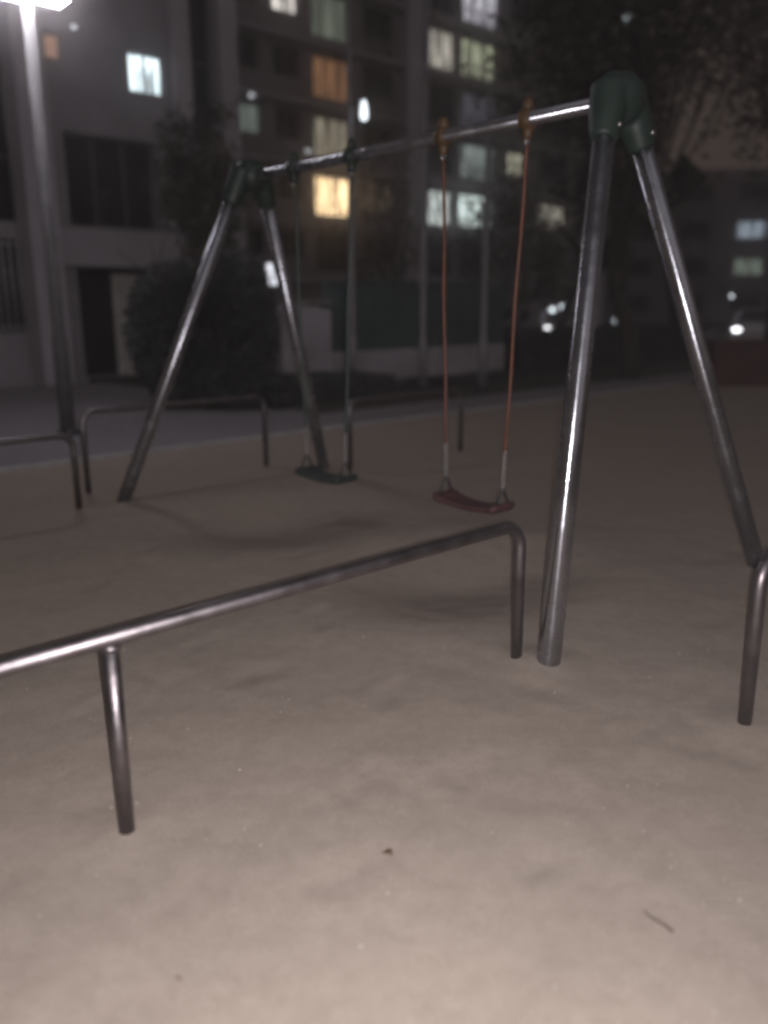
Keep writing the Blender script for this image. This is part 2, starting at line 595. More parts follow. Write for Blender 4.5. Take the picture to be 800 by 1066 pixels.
def make_swing(ta, tb, seat_z, push, clamp_m, rope_m, seat_m, label):
    tops = [b0 + (b1 - b0) * t for t in (ta, tb)]
    mid = (tops[0] + tops[1]) / 2
    ori = Vector((mid.x, mid.y, 0))
    root = empty('swing', ori, 0, label, 'swing', 'swings hanging from the beam')
    bd = (b1 - b0).normalized()
    sm_ = mid + E1 * push
    sm_.z = seat_z
    half = 0.225
    ends = [sm_ - bd * half, sm_ + bd * half]
    ends.sort(key=lambda p: (p - tops[0]).length)
    for tp, en in zip(tops, ends):
        # plastic clamp round the beam with a lug below
        bm = bmesh.new()
        tube(bm, [rel(tp - bd * 0.035, ori), rel(tp - bd * 0.028, ori), rel(tp + bd * 0.028, ori), rel(tp + bd * 0.035, ori)], [0.046, 0.055, 0.055, 0.046], 20)
        z = Vector((0, 0, 1))
        for sgn in (1, -1):
            tube(bm, [rel(tp + z * 0.02 * sgn, ori), rel(tp + z * 0.085 * sgn, ori), rel(tp + z * 0.10 * sgn, ori)], [0.036, 0.027, 0.018], 12)
        obj('clamp', bm, clamp_m, root, True)
        hang = tp - z * 0.10
        top_e = en + z * 0.115
        dv = (top_e - hang)
        L_ = dv.length
        u = dv.normalized()
        cut = L_ - 0.20
        bm = bmesh.new()
        # coated part: gently waisted sleeve over the chain
        n = 46
        pts, rr = [], []
        for i in range(n + 1):
            q = i / n
            side = E1 * (0.006 * math.sin(q * 3.1 * math.pi))
            pts.append(rel(hang + u * (0.02 + q * (cut - 0.02)) + side * math.sin(q * math.pi), ori))
            rr.append(0.0090 + 0.0010 * (i % 2))
        tube(bm, pts, rr, 10)
        obj('rope', bm, rope_m, root, True)
        bm = bmesh.new()
        k = 0
        dist = cut
        while dist < L_ + 0.012:
            nv = E1 if k % 2 else bd
            link_ring(bm, rel(hang + u * dist, ori), u, nv, 0.0155, 0.0095, 0.0036)
            dist += 0.0235
            k += 1
        obj('chain', bm, M['chain'], root, True)
        bm = bmesh.new()
        link_ring(bm, rel(hang, ori), u, E1, 0.03, 0.014, 0.005)
        obj('hanger_ring', bm, M['chain'], root, True)
        # shackle and triangular lug on the seat end
        bm = bmesh.new()
        tube(bm, [rel(en + E1 * 0.055 + z * 0.012, ori), rel(en + E1 * 0.012 + z * 0.10, ori), rel(en + z * 0.112, ori), rel(en - E1 * 0.012 + z * 0.10, ori), rel(en - E1 * 0.055 + z * 0.012, ori)], 0.007, 10)
        obj('shackle', bm, M['darkmetal'], root, True)
    # moulded seat: slightly sagging, rounded board with thick upturned ends
    bm = bmesh.new()
    nu, nv_ = 28, 12
    top, bot = [], []
    for i in range(nu + 1):
        a = -1 + 2 * i / nu
        rowt, rowb = [], []
        wid = 0.112 * (1 - 0.18 * (1 - a * a)) * (1 - max(0, abs(a) - 0.86) ** 2 * 14)
        zz = 0.028 * a * a - 0.032 + 0.012 * max(0, abs(a) - 0.8) / 0.2
        thick = 0.044 + 0.022 * max(0, (abs(a) - 0.62) / 0.38)
        for j in range(nv_ + 1):
            c = -1 + 2 * j / nv_
            p = sm_ + bd * (a * (half + 0.03)) + E1 * (c * wid)
            round_ = (1 - abs(c) ** 6) * 0.6 + 0.4
            re = 1 - max(0, abs(a) - 0.93) / 0.07 * 0.6
            rowt.append(bm.verts.new(rel(p + z * (zz + thick * 0.5 * round_ * re - 0.010 * (1 - c * c)), ori)))
            rowb.append(bm.verts.new(rel(p + z * (zz - thick * 0.5 * round_ * re), ori)))
        top.append(rowt); bot.append(rowb)
    for i in range(nu):
        for j in range(nv_):
            bm.faces.new((top[i][j], top[i + 1][j], top[i + 1][j + 1], top[i][j + 1]))
            bm.faces.new((bot[i][j], bot[i][j + 1], bot[i + 1][j + 1], bot[i + 1][j]))
        bm.faces.new((top[i][0], bot[i][0], bot[i + 1][0], top[i + 1][0]))
        bm.faces.new((top[i][nv_], top[i + 1][nv_], bot[i + 1][nv_], bot[i][nv_]))
    for j in range(nv_):
        bm.faces.new((top[0][j], top[0][j + 1], bot[0][j + 1], bot[0][j]))
        bm.faces.new((top[nu][j], bot[nu][j], bot[nu][j + 1], top[nu][j + 1]))
    obj('seat', bm, seat_m, root, True)
    return root


make_swing(0.172, 0.366, 0.335, -0.02, M['orange'], M['rope'], M['red'], 'red swing seat on orange coated ropes with orange beam clamps')
make_swing(0.628, 0.828, 0.29, -0.02, M['green'], M['teal_rope'], M['teal'], 'dark teal swing seat on dull green ropes with green beam clamps')


# ------------------------------------------------------------------ guard rails round the sand
def guard_rail(s0, s1, d, h, bends, posts, label, r=0.0245):
    """rail along E1 from s0 to s1 at distance d; bends: which ends turn down into a post; posts: straight posts between"""
    mid = P((s0 + s1) / 2, d)
    root = empty('guard_rail', mid, 0, label, 'guard rail', 'low steel guard rails round the swing')
    A, B = P(s0, d, h), P(s1, d, h)
    pts = []
    fa, fb_ = P(s0, d, -0.08), P(s1, d, -0.08)
    pts += ([fa] + bend(fa, A, B, 0.10)) if bends[0] else [A]
    pts += (bend(A, B, fb_, 0.10) + [fb_]) if bends[1] else [B]
    bm = bmesh.new()
    tube(bm, [rel(p, mid) for p in pts], r, 20)
    obj('top_rail', bm, M['rail'], root, True)
    for s in posts:
        bm = bmesh.new()
        q = P(s, d)
        zf = sand_z(q)
        tube(bm, [rel(P(s, d, h - 0.012), mid), rel(P(s, d, zf - 0.07), mid)], r * 0.94, 20)
        obj('post', bm, M['rail'], root, True)
        bm = bmesh.new()
        tube(bm, [rel(P(s, d, h - r - 0.012), mid), rel(P(s, d, h - r + 0.008), mid)], [r * 1.03, r * 1.25], 20)
        obj('weld', bm, M['rail'], root, True)
    return root


def site(v):
    return v.dot(E1), v.dot(E2)


s1_, d1_ = site(p1); s2_, d2_ = site(p2); s3_, d3_ = site(p3)
# the nearest rail joins the feet of the two posts the photograph shows
guard_rail(-1.6, s2_, (d1_ + d2_) / 2, 0.605, (False, True), [s1_, s1_ - 1.9], 'low steel guard rail nearest the camera, running across in front of the swing')
guard_rail(s3_, s3_ + 3.0, d3_, 0.625, (True, True), [s3_ + 1.5], 'steel guard rail whose rounded end stands by the right edge of the picture')
guard_rail(-2.0, 2.35, 6.02, 0.56, (True, True), [0.2], 'far left steel guard rail ending beside the far swing leg')
guard_rail(2.62, 4.36, 6.48, 0.66, (True, True), [], 'short steel hoop rail behind the far left swing leg')
guard_rail(4.80, 6.30, 5.76, 0.64, (True, True), [], 'short far steel hoop rail standing between the two hanging seats')

# ------------------------------------------------------------------ walls and buildings
def wall_mesh(x0, x1, z0, z1, holes, y, depth, y_back):
    """front sheet with rectangular openings and their reveals, plus the sides, top and back of the body"""
    xs = sorted({x0, x1, *[h[0] for h in holes], *[h[1] for h in holes]})
    zs = sorted({z0, z1, *[h[2] for h in holes], *[h[3] for h in holes]})
    bm = bmesh.new()
    cache = {}

    def V(x, yy, z):
        k = (round(x, 4), round(yy, 4), round(z, 4))
        if k not in cache:
            cache[k] = bm.verts.new((x, yy, z))
        return cache[k]
    for i in range(len(xs) - 1):
        for j in range(len(zs) - 1):
            cx, cz = (xs[i] + xs[i + 1]) / 2, (zs[j] + zs[j + 1]) / 2
            if any(h[0] < cx < h[1] and h[2] < cz < h[3] for h in holes):
                continue
            bm.faces.new((V(xs[i], y, zs[j]), V(xs[i + 1], y, zs[j]), V(xs[i + 1], y, zs[j + 1]), V(xs[i], y, zs[j + 1])))
    for a, b2, c, d in holes:
        q = [(a, c), (b2, c), (b2, d), (a, d)]
        for k in range(4):
            (xa, za), (xb, zb) = q[k], q[(k + 1) % 4]
            bm.faces.new([bm.verts.new(v) for v in ((xa, y, za), (xb, y, zb), (xb, y + depth, zb), (xa, y + depth, za))])
    for quad in (((x0, y, z0), (x0, y_back, z0), (x0, y_back, z1), (x0, y, z1)),
                 ((x1, y, z0), (x1, y, z1), (x1, y_back, z1), (x1, y_back, z0)),
                 ((x0, y, z1), (x0, y_back, z1), (x1, y_back, z1), (x1, y, z1)),
                 ((x0, y_back, z0), (x1, y_back, z0), (x1, y_back, z1), (x0, y_back, z1))):
        bm.faces.new([bm.verts.new(v) for v in quad])
    return bm


def window(parent, x0, x1, z0, z1, y, pane_m, mull=1, name='window', trans=0, bar=0.05):
    """frame with mullions, set in the reveal; the pane is its sub-part"""
    bm = bmesh.new()
    cx, cz = (x0 + x1) / 2, (z0 + z1) / 2
    a, h = x1 - x0, z1 - z0
    for (u0, u1, w0, w1) in ((0, bar, 0, h), (a - bar, a, 0, h), (bar, a - bar, 0, bar), (bar, a - bar, h - bar, h)):
        box(bm, u0 - a / 2, u1 - a / 2, -0.04, 0.03, w0 - h / 2, w1 - h / 2)
    for k in range(1, mull + 1):
        c = -a / 2 + a * k / (mull + 1)
        box(bm, c - bar * 0.45, c + bar * 0.45, -0.037, 0.027, -h / 2 + bar, h / 2 - bar)
    if trans:
        zz = -h / 2 + h * trans
        box(bm, -a / 2 + bar, a / 2 - bar, -0.034, 0.024, zz - bar * 0.4, zz + bar * 0.4)
    f = obj(name, bm, M['frame'], parent)
    f.location = (cx, y, cz)
    bm = bmesh.new()
    box(bm, -a / 2 + 0.01, a / 2 - 0.01, -0.004, 0.004, -h / 2 + 0.01, h / 2 - 0.01)
    obj('pane', bm, pane_m, f)
    return f


FLOOD = emit('flood_glow', (1.0, 0.95, 1.0), 48.0)
# --- the near block on the left, facade at d = 17
DL = 17.0
lb = empty('near_apartment_block', P(0, DL), ROTZ, 'nearer pale apartment block at left with one white lit window above pillars', 'building')
LIT_W = streaked_emit('lit_cool_white', (0.80, 0.95, 1.0), 0.5, 4.0, 5.0, 1.3)
holes = [(3.2, 6.25, 3.05, 6.05), (7.02, 8.95, 3.05, 4.80), (8.50, 9.28, 5.72, 6.50), (9.95, 10.5, 4.9, 8.2),
         (7.05, 9.25, 0.05, 2.25), (3.2, 6.2, 1.0, 2.75), (6.82, 7.18, 6.05, 6.55), (0.2, 2.6, 3.05, 6.05), (7.3, 8.2, 7.6, 8.9), (3.6, 5.6, 7.3, 9.0)]
obj('wall', wall_mesh(-6, 11.0, -0.1, 14.0, holes, 0, 0.28, 9.0), M['conc'], lb)
window(lb, 3.2, 6.25, 3.05, 6.05, 0.22, M['glass'], 2, trans=0.4)
window(lb, 0.2, 2.6, 3.05, 6.05, 0.22, M['glass'], 2, trans=0.4)
window(lb, 7.02, 8.95, 3.05, 4.80, 0.22, M['glass'], 2)
window(lb, 8.50, 9.28, 5.72, 6.50, 0.12, LIT_W, 1)
window(lb, 9.95, 10.5, 4.9, 8.2, 0.22, M['glass'], 0, trans=0.5)
window(lb, 3.2, 6.2, 1.0, 2.75, 0.22, M['glass'], 2)
window(lb, 6.82, 7.18, 6.05, 6.55, 0.16, emit('amber_room', (0.9, 0.42, 0.18), 0.22), 0)
window(lb, 7.3, 8.2, 7.6, 8.9, 0.22, M['glass'], 1)
window(lb, 3.6, 5.6, 7.3, 9.0, 0.22, M['glass'], 1)
# recessed entrance with a pale door leaf
bm = bmesh.new(); box(bm, 7.05, 9.25, 0.29, 0.34, 0.05, 2.25)
obj('recess_panel', bm, M['darkmetal'], lb)
bm = bmesh.new(); box(bm, 7.88, 8.55, 0.22, 0.285, 0.06, 2.16)
dr = obj('door', bm, mat('door_paint', (0.52, 0.50, 0.46), 0.6), lb, bevel=0.01)
bm = bmesh.new(); tube(bm, [(8.46, 0.215, 0.95), (8.46, 0.17, 0.95), (8.46, 0.17, 1.25), (8.46, 0.215, 1.25)], 0.014, 8)
obj('handle', bm, M['steel'], dr, True)
for x0, x1, y0, z0, z1 in ((5.95, 6.52, -0.72, -0.1, 14.05), (8.97, 9.38, -0.14, 2.26, 4.95), (9.42, 9.84, -0.16, 4.6, 14.04), (10.55, 11.0, -0.18, -0.1, 14.03)):
    bm = bmesh.new(); box(bm, x0, x1, y0, -0.003, z0, z1)
    obj('pillar', bm, M['conc2'], lb, bevel=0.015)
bm = bmesh.new(); box(bm, 6.525, 9.6, -0.10, -0.004, 2.28, 2.98)
obj('ledge', bm, M['conc2'], lb, bevel=0.01)
bm = bmesh.new()
for k in range(16):
    x = 4.0 + k * 0.145
    tube(bm, [(x, -0.10, 1.02), (x, -0.10, 2.72)], 0.017, 8)
for z in (1.1, 2.64):
    tube(bm, [(3.9, -0.10, z), (6.2, -0.10, z)], 0.013, 8)
obj('grille', bm, M['carpaint'], lb, True)

# the street lamp standing at the edge of the plaza, cut by the top of the picture
lp = gnd(72, 452, 0.012)
lamp = empty('street_lamp', lp, ROTZ, 'tall grey lamp post at far left with glaring white double head', 'street lamp')
LZ = at(33, 3, lp.y).z
bm = bmesh.new()
tube(bm, [(0, 0, -0.1), (0, 0, 1.1), (0, 0, 1.14), (0, 0, LZ + 0.05)], [0.085, 0.085, 0.07, 0.06], 18)
obj('shaft', bm, mat('lamp_post_paint', (0.10, 0.097, 0.105), 0.75), lamp, True)
bm = bmesh.new()
tube(bm, [(0, 0, 0.0), (0, 0, 0.03), (0, 0, 0.06)], [0.15, 0.15, 0.085], 18)
obj('base_flange', bm, M['darkmetal'], lamp, True)
for nm, x0, x1, zz in (('wide', -0.42, 0.06, 0.0), ('narrow', 0.13, 0.40, 0.03)):
    bm = bmesh.new()
    box(bm, x0 - 0.03, x1 + 0.03, -0.20, 0.16, LZ + zz + 0.10, LZ + zz + 0.20)
    hd = obj('lamp_head', bm, M['darkmetal'], lamp, bevel=0.03)
    bm = bmesh.new()
    box(bm, x0, x1, -0.17, 0.13, LZ + zz + 0.02, LZ + zz + 0.097)
    obj('diffuser', bm, FLOOD, hd, bevel=0.025)
bm = bmesh.new(); tube(bm, [(-0.36, 0, LZ + 0.21), (0, 0, LZ + 0.03), (0.34, 0, LZ + 0.24)], 0.02, 10)
obj('arm', bm, M['darkmetal'], lamp, True)


def wall_lamp(loc, rz, r, m, label):
    root = empty('wall_lamp', loc, rz, label, 'lamp', 'small lamps on the facades')
    bm = bmesh.new(); tube(bm, [(0, 0.30 * r / 0.1, 0.4 * r), (0, 0, 0.9 * r), (0, 0, 0.5 * r)], 0.12 * r, 8)
    obj('arm', bm, M['darkmetal'], root, True)
    bm = bmesh.new(); bmesh.ops.create_uvsphere(bm, u_segments=14, v_segments=9, radius=r, matrix=Matrix.Translation((0, 0, -0.1 * r)) @ Matrix.Diagonal((1, 1, 0.75, 1)))
    obj('globe', bm, m, root, True)
    return root


GLOBE = emit('lamp_globe', (0.9, 0.95, 1.0), 0.75)
GLOBE2 = emit('lamp_globe_bright', (0.85, 0.94, 1.0), 2.2)
wall_lamp(P(7.32, DL - 0.25, 6.62), ROTZ, 0.06, GLOBE, 'small white lamp on left block wall beside the amber window')

# --- the tall block behind, facade at d = 38
DT = 38.0
tb = empty('tall_apartment_block', P(42, DT), ROTZ, 'tall dark apartment block with scattered lit windows behind the swing', 'building')
OX = 42.0
BAYS = [(24.5, 26.1), (27.0, 28.6), (29.5, 32.1), (33.0, 35.3), (38.3, 40.4), (41.1, 44.4), (45.6, 47.6), (49.0, 52.4), (53.6, 55.6)]
LIT = {
    (1, 5): streaked_emit('room_a', (1.0, 0.93, 0.85), 0.15, 2.6, 2.8, 0.4),
    (1, 6): streaked_emit('room_a2', (1.0, 0.93, 0.85), 0.05, 0.9, 2.5, 2.4),
    (2, 5): streaked_emit('room_b', (0.80, 0.92, 0.72), 0.08, 0.22, 1.5, 2.0),
    (2, 6): streaked_emit('room_b2', (0.95, 0.9, 0.9), 0.1, 0.7, 2.8, 5.0),
    (2, 4): streaked_emit('room_c', (1.0, 0.50, 0.25), 0.08, 0.30, 2.5, 5.0),
    (2, 3): streaked_emit('room_d', (1.0, 0.88, 0.66), 0.05, 0.5, 2.4, 3.0),
    (2, 2): streaked_emit('room_e', (1.0, 0.72, 0.40), 0.12, 4.0, 2.8, 7.7),
    (0, 3): streaked_emit('room_f', (0.78, 0.92, 0.84), 0.05, 0.30, 1.6, 1.0),
    (3, 2): streaked_emit('room_g', (1.0, 0.75, 0.5), 0.01, 0.10, 2.0, 9.0),
    (4, 5): streaked_emit('room_h', (1.0, 0.93, 0.80), 0.02, 1.1, 3.0, 4.4),
    (4, 2): streaked_emit('room_h2', (0.9, 1.0, 0.95), 0.01, 1.8, 3.6, 6.1),
    (5, 6): streaked_emit('room_i', (0.92, 0.90, 1.0), 0.12, 1.3, 2.8, 1.9),
    (5, 5): streaked_emit('room_j', (0.90, 0.95, 0.66), 0.06, 0.75, 1.8, 3.3),
    (5, 4): streaked_emit('room_k', (0.82, 0.80, 1.0), 0.03, 0.16, 1.7, 6.0),
    (5, 3): streaked_emit('room_l', (0.82, 0.95, 0.92), 0.02, 0.5, 2.6, 2.2),
    (5, 2): streaked_emit('room_m', (0.85, 1.0, 0.96), 0.01, 3.2, 3.4, 8.8),
    (6, 3): streaked_emit('room_n', (1.0, 0.98, 0.72), 0.02, 0.9, 2.4, 5.5),
    (7, 2): streaked_emit('room_o', (1.0, 0.96, 0.78), 0.02, 0.6, 2.4, 1.5),
}
holes, wins = [], []
for k in range(1, 9):
    for i, (a, b2) in enumerate(BAYS):
        z0, z1 = 3 * k + 0.35, 3 * k + 2.45
        if i in (3, 7):
            z0 += 0.5
        if i in (0, 1, 6):
            z0 += 0.7; 
        holes.append((a - OX, b2 - OX, z0, z1))
        wins.append((i, k, a - OX, b2 - OX, z0, z1))
obj('wall', wall_mesh(22 - OX, 57 - OX, -0.1, 29.0, holes, 0, 0.35, 10.0), M['tall'], tb)
for i, k, a, b2, z0, z1 in wins:
    window(tb, a, b2, z0, z1, 0.26, LIT.get((i, k), M['glass']), 2 if b2 - a > 2.4 else 1, bar=0.07)
for (x0, x1) in ((36.0, 37.6), (22.0, 23.4), (56.0, 57.0)):
    bm = bmesh.new(); box(bm, x0 - OX, x1 - OX, -0.5, -0.004, -0.1, 29.2)
    obj('pilaster', bm, M['tall2'], tb)
for k in range(1, 10):
    for x0, x1 in ((23.41, 35.99), (37.61, 55.99)):
        bm = bmesh.new(); box(bm, x0 - OX, x1 - OX, -0.22, -0.004, 3 * k - 0.22, 3 * k + 0.02)
        obj('floor_band', bm, M['band'], tb)
for k in range(1, 9):
    for x0, x1 in ((41.1, 44.4), (49.0, 52.4), (33.0, 35.3)):
        bm = bmesh.new()
        for n in range(int((x1 - x0) / 0.22)):
            xx = x0 + 0.1 + n * 0.22 - OX
            box(bm, xx, xx + 0.03, -0.20, -0.17, 3 * k + 0.03, 3 * k + 0.95)
        box(bm, x0 - OX, x1 - OX, -0.21, -0.16, 3 * k + 0.949, 3 * k + 1.0)
        obj('balcony_railing', bm, M['pole'], tb)
for px, py, r, lab in ((262, 99, 0.15, 'small white lamp on tall block facade above the far swing cap'), (321, 157, 0.14, 'small white lamp on tall block facade just over the green swing')):
    d = ray(px, py)
    t = (DT - 0.7) / (d.x * E2.x + d.y * E2.y)
    wall_lamp(Vector((0, 0, HC)) + d * t, ROTZ, r, GLOBE, lab)

# --- a third block, far off at the right, seen between the trees
rb = empty('distant_apartment_block', Vector((24, 74, 0)), math.radians(-8), 'distant dim apartment block glimpsed between the trees at right', 'building')
rh, rw = [], []
for k in range(0, 4):
    for i in range(10):
        x0 = -17 + i * 4.6
        rh.append((x0, x0 + 2.4, 3 * k + 0.9, 3 * k + 2.3)); rw.append((i, k))
obj('wall', wall_mesh(-19, 30, -0.1, 12.4, rh, 0, 0.3, 10), M['tall'], rb)
RL = {0: streaked_emit('far_room_a', (1.0, 0.96, 0.75), 0.25, 0.6, 1.5, 1.0), 1: streaked_emit('far_room_b', (0.72, 0.85, 1.0), 0.2, 0.7, 1.5, 4.0), 2: streaked_emit('far_room_c', (0.8, 0.95, 0.8), 0.1, 0.35, 1.5, 6.0)}
RBM = Matrix.Translation(rb.location) @ Matrix.Rotation(math.radians(-8), 4, 'Z')
for (i, k), h in zip(rw, rh):
    wp = RBM @ Vector(((h[0] + h[1]) / 2, 0, (h[2] + h[3]) / 2))
    q = 9
    for qi, (tx, ty) in ((0, (597, 258)), (1, (783, 236)), (2, (780, 262))):
        tv = at(tx, ty, wp.y)
        if abs(tv.x - wp.x) < 2.3 and abs(tv.z - wp.z) < 1.5:
            q = qi
    window(rb, h[0], h[1], h[2], h[3], 0.2, RL[q] if q in RL else M['glass'], 1, bar=0.07)

# ------------------------------------------------------------------ boundary fence, pier, brick wall
fs0, fs1, fd = 9.25, 14.1, 11.75
fn = empty('boundary_wall', P((fs0 + fs1) / 2, fd), ROTZ, 'long boundary wall of dark green panels on a pale concrete base', 'wall')
hw = (fs1 - fs0) / 2
bm = bmesh.new(); box(bm, -hw, hw, -0.10, 0.10, -0.1, 0.68)
obj('concrete_base', bm, M['wallbase'], fn, bevel=0.012)
n = 9
for i in range(n):
    x0 = -hw + i * 2 * hw / n
    bm = bmesh.new(); box(bm, x0 + 0.02, x0 + 2 * hw / n - 0.02, -0.045, 0.03, 0.684, 1.86)
    for q in range(5):
        xx = x0 + 0.06 + q * (2 * hw / n - 0.12) / 5
        box(bm, xx, xx + 0.03, -0.062, -0.047, 0.70, 1.84)
    obj('panel', bm, M['panel'], fn)
for i in range(n + 1):
    bm = bmesh.new(); xx = -hw + i * 2 * hw / n; box(bm, xx - 0.018, xx + 0.018, -0.07, 0.05, 0.684, 1.88)
    obj('post', bm, M['panel'], fn)
bm = bmesh.new(); box(bm, -hw - 0.02, hw + 0.02, -0.08, 0.06, 1.884, 1.925)
obj('top_cap', bm, M['panel'], fn)

pr = empty('concrete_pier', P(fs0 - 0.55, fd - 0.1), ROTZ, 'pale sloping concrete pier at the left end of green wall', 'pier')
bm = bmesh.new()
pf = [(-0.55, 0.0), (0.50, 0.0), (0.50, 1.42), (-0.35, 1.52), (-0.55, 1.1)]
fr_ = [bm.verts.new((x, -0.16, z)) for x, z in pf]
bk_ = [bm.verts.new((x, 0.18, z)) for x, z in pf]
bm.faces.new(fr_); bm.faces.new(bk_[::-1])
for i in range(5):
    bm.faces.new((fr_[i], bk_[i], bk_[(i + 1) % 5], fr_[(i + 1) % 5]))
obj('body', bm, M['wallbase'], pr, bevel=0.02)
bm = bmesh.new(); box(bm, -0.33, 0.52, -0.18, 0.20, 1.521, 1.56)
obj('coping', bm, M['kerb'], pr, bevel=0.008)

sg = empty('lit_sign', P(8.05, 12.6), ROTZ, 'small glowing white sign box on a post beside the round shrub', 'sign')
zc = at(283, 285, P(8.05, 12.6).y).z
sx = at(283, 285, P(8.05, 12.6).y)
sg.location = (sx.x, sx.y, 0)
bm = bmesh.new(); tube(bm, [(0, 0.03, 0), (0, 0.03, zc - 0.22)], 0.025, 10)
obj('post', bm, M['darkmetal'], sg, True)
bm = bmesh.new(); box(bm, -0.13, 0.13, 0.0, 0.07, zc - 0.22, zc + 0.2)
obj('case', bm, M['darkmetal'], sg, bevel=0.008)
bm = bmesh.new(); box(bm, -0.105, 0.105, -0.012, -0.003, zc - 0.19, zc + 0.17)
obj('face', bm, streaked_emit('sign_glow', (0.9, 0.92, 1.0), 0.1, 2.4, 9.0, 2.0), sg)

br_ = empty('red_planter_wall', at(790, 390, 15.5).xy.to_3d(), math.radians(4), 'low dark red wall at the right edge beyond the sand', 'wall')
bm = bmesh.new(); box(bm, -0.95, 3.2, -0.15, 0.15, -0.1, 0.78)
obj('body', bm, M['brick'], br_, bevel=0.015)
bm = bmesh.new(); box(bm, -0.99, 3.24, -0.19, 0.19, 0.783, 0.85)
obj('coping', bm, M['brick'], br_, bevel=0.01)


# ------------------------------------------------------------------ poles and street lamps
def pole(px, py, top, label, lampm=None):
    q = gnd(px, py)
    root = empty('steel_pole', q, 0, label, 'pole', 'slim poles in front of the green wall')
    bm = bmesh.new(); tube(bm, [(0, 0, -0.1), (0, 0, 0.9), (0, 0, 0.93), (0, 0, top)], [0.075, 0.075, 0.055, 0.045], 16)
    obj('shaft', bm, M['pole'], root, True)
    bm = bmesh.new(); tube(bm, [(0, 0, 0.02), (0, 0, 0.05), (0, 0, 0.07)], [0.13, 0.13, 0.085], 16)
    obj('base_flange', bm, M['darkmetal'], root, True)
    if lampm:
        z = at(382, 120, q.y).z
        bm = bmesh.new(); tube(bm, [(0, 0, z + 0.1), (0.12, -0.02, z + 0.24), (0.24, -0.03, z + 0.2)], 0.018, 10)
        obj('arm', bm, M['darkmetal'], root, True)
        bm = bmesh.new(); tube(bm, [(0.24, -0.03, z + 0.22), (0.24, -0.03, z + 0.12), (0.24, -0.03, z - 0.02), (0.24, -0.03, z - 0.08)], [0.03, 0.055, 0.065, 0.04], 14)
        obj('lamp_head', bm, lampm, root, True)
    return root


pole(368, 406, 8.2, 'tallest slim grey pole in front of green wall, carrying a small lit lamp', GLOBE2)
pole(440, 406, 6.6, 'slim grey pole in front of green wall, middle one of three')
pole(502, 406, 4.9, 'shortest slim grey pole in front of green wall, behind the red swing')


# ------------------------------------------------------------------ plants
def leaf_mesh(name, pts, size, m, parent, seed, flat=0.35):
    rg = np.random.default_rng(seed)
    n = len(pts)
    a = rg.normal(size=(n, 3)); a /= np.linalg.norm(a, axis=1)[:, None]
    b = rg.normal(size=(n, 3)); b -= a * (a * b).sum(1)[:, None]; b /= np.linalg.norm(b, axis=1)[:, None]
    sz = size * rg.uniform(0.55, 1.35, n)[:, None]
    nrm = np.cross(a, b)
    tip = pts + a * sz
    v = np.empty((n, 4, 3))
    v[:, 0] = pts - a * sz * 0.9
    v[:, 1] = pts + b * sz * flat + nrm * sz * 0.12
    v[:, 2] = tip
    v[:, 3] = pts - b * sz * flat + nrm * sz * 0.12
    me = bpy.data.meshes.new(name)
    me.vertices.add(n * 4); me.loops.add(n * 4); me.polygons.add(n)
    me.vertices.foreach_set('co', v.ravel())
    me.loops.foreach_set('vertex_index', np.arange(n * 4))
    me.polygons.foreach_set('loop_start', np.arange(0, n * 4, 4))
    me.polygons.foreach_set('loop_total', np.full(n, 4))
    me.update()
    me.validate()
    return link_mesh(name, me, m, parent)


def limbs(bm, base_, dirv, length, r, depth, rr, tips, spread=0.55, seg=5):
    pts, rad = [base_.copy()], [r]
    d = dirv.normalized()
    p = base_.copy()
    for i in range(seg):
        d = (d + Vector((rr.gauss(0, 0.12), rr.gauss(0, 0.12), rr.gauss(0.02, 0.07)))).normalized()
        p = p + d * length / seg
        pts.append(p.copy()); rad.append(r * (1 - 0.45 * (i + 1) / seg))
    tube(bm, pts, rad, 8 if r > 0.02 else 5)
    tips.append(p.copy())
    if depth:
        nbr = 3 if depth > 1 else 3
        for k in range(nbr):
            j = rr.randint(2, seg)
            ax = Vector((rr.gauss(0, 1), rr.gauss(0, 1), rr.gauss(0, 0.4))).normalized()
            nd = (d + ax * spread * rr.uniform(0.7, 1.5)).normalized()
            limbs(bm, pts[j], nd, length * rr.uniform(0.55, 0.8), rad[j] * 0.62, depth - 1, rr, tips, spread, seg)


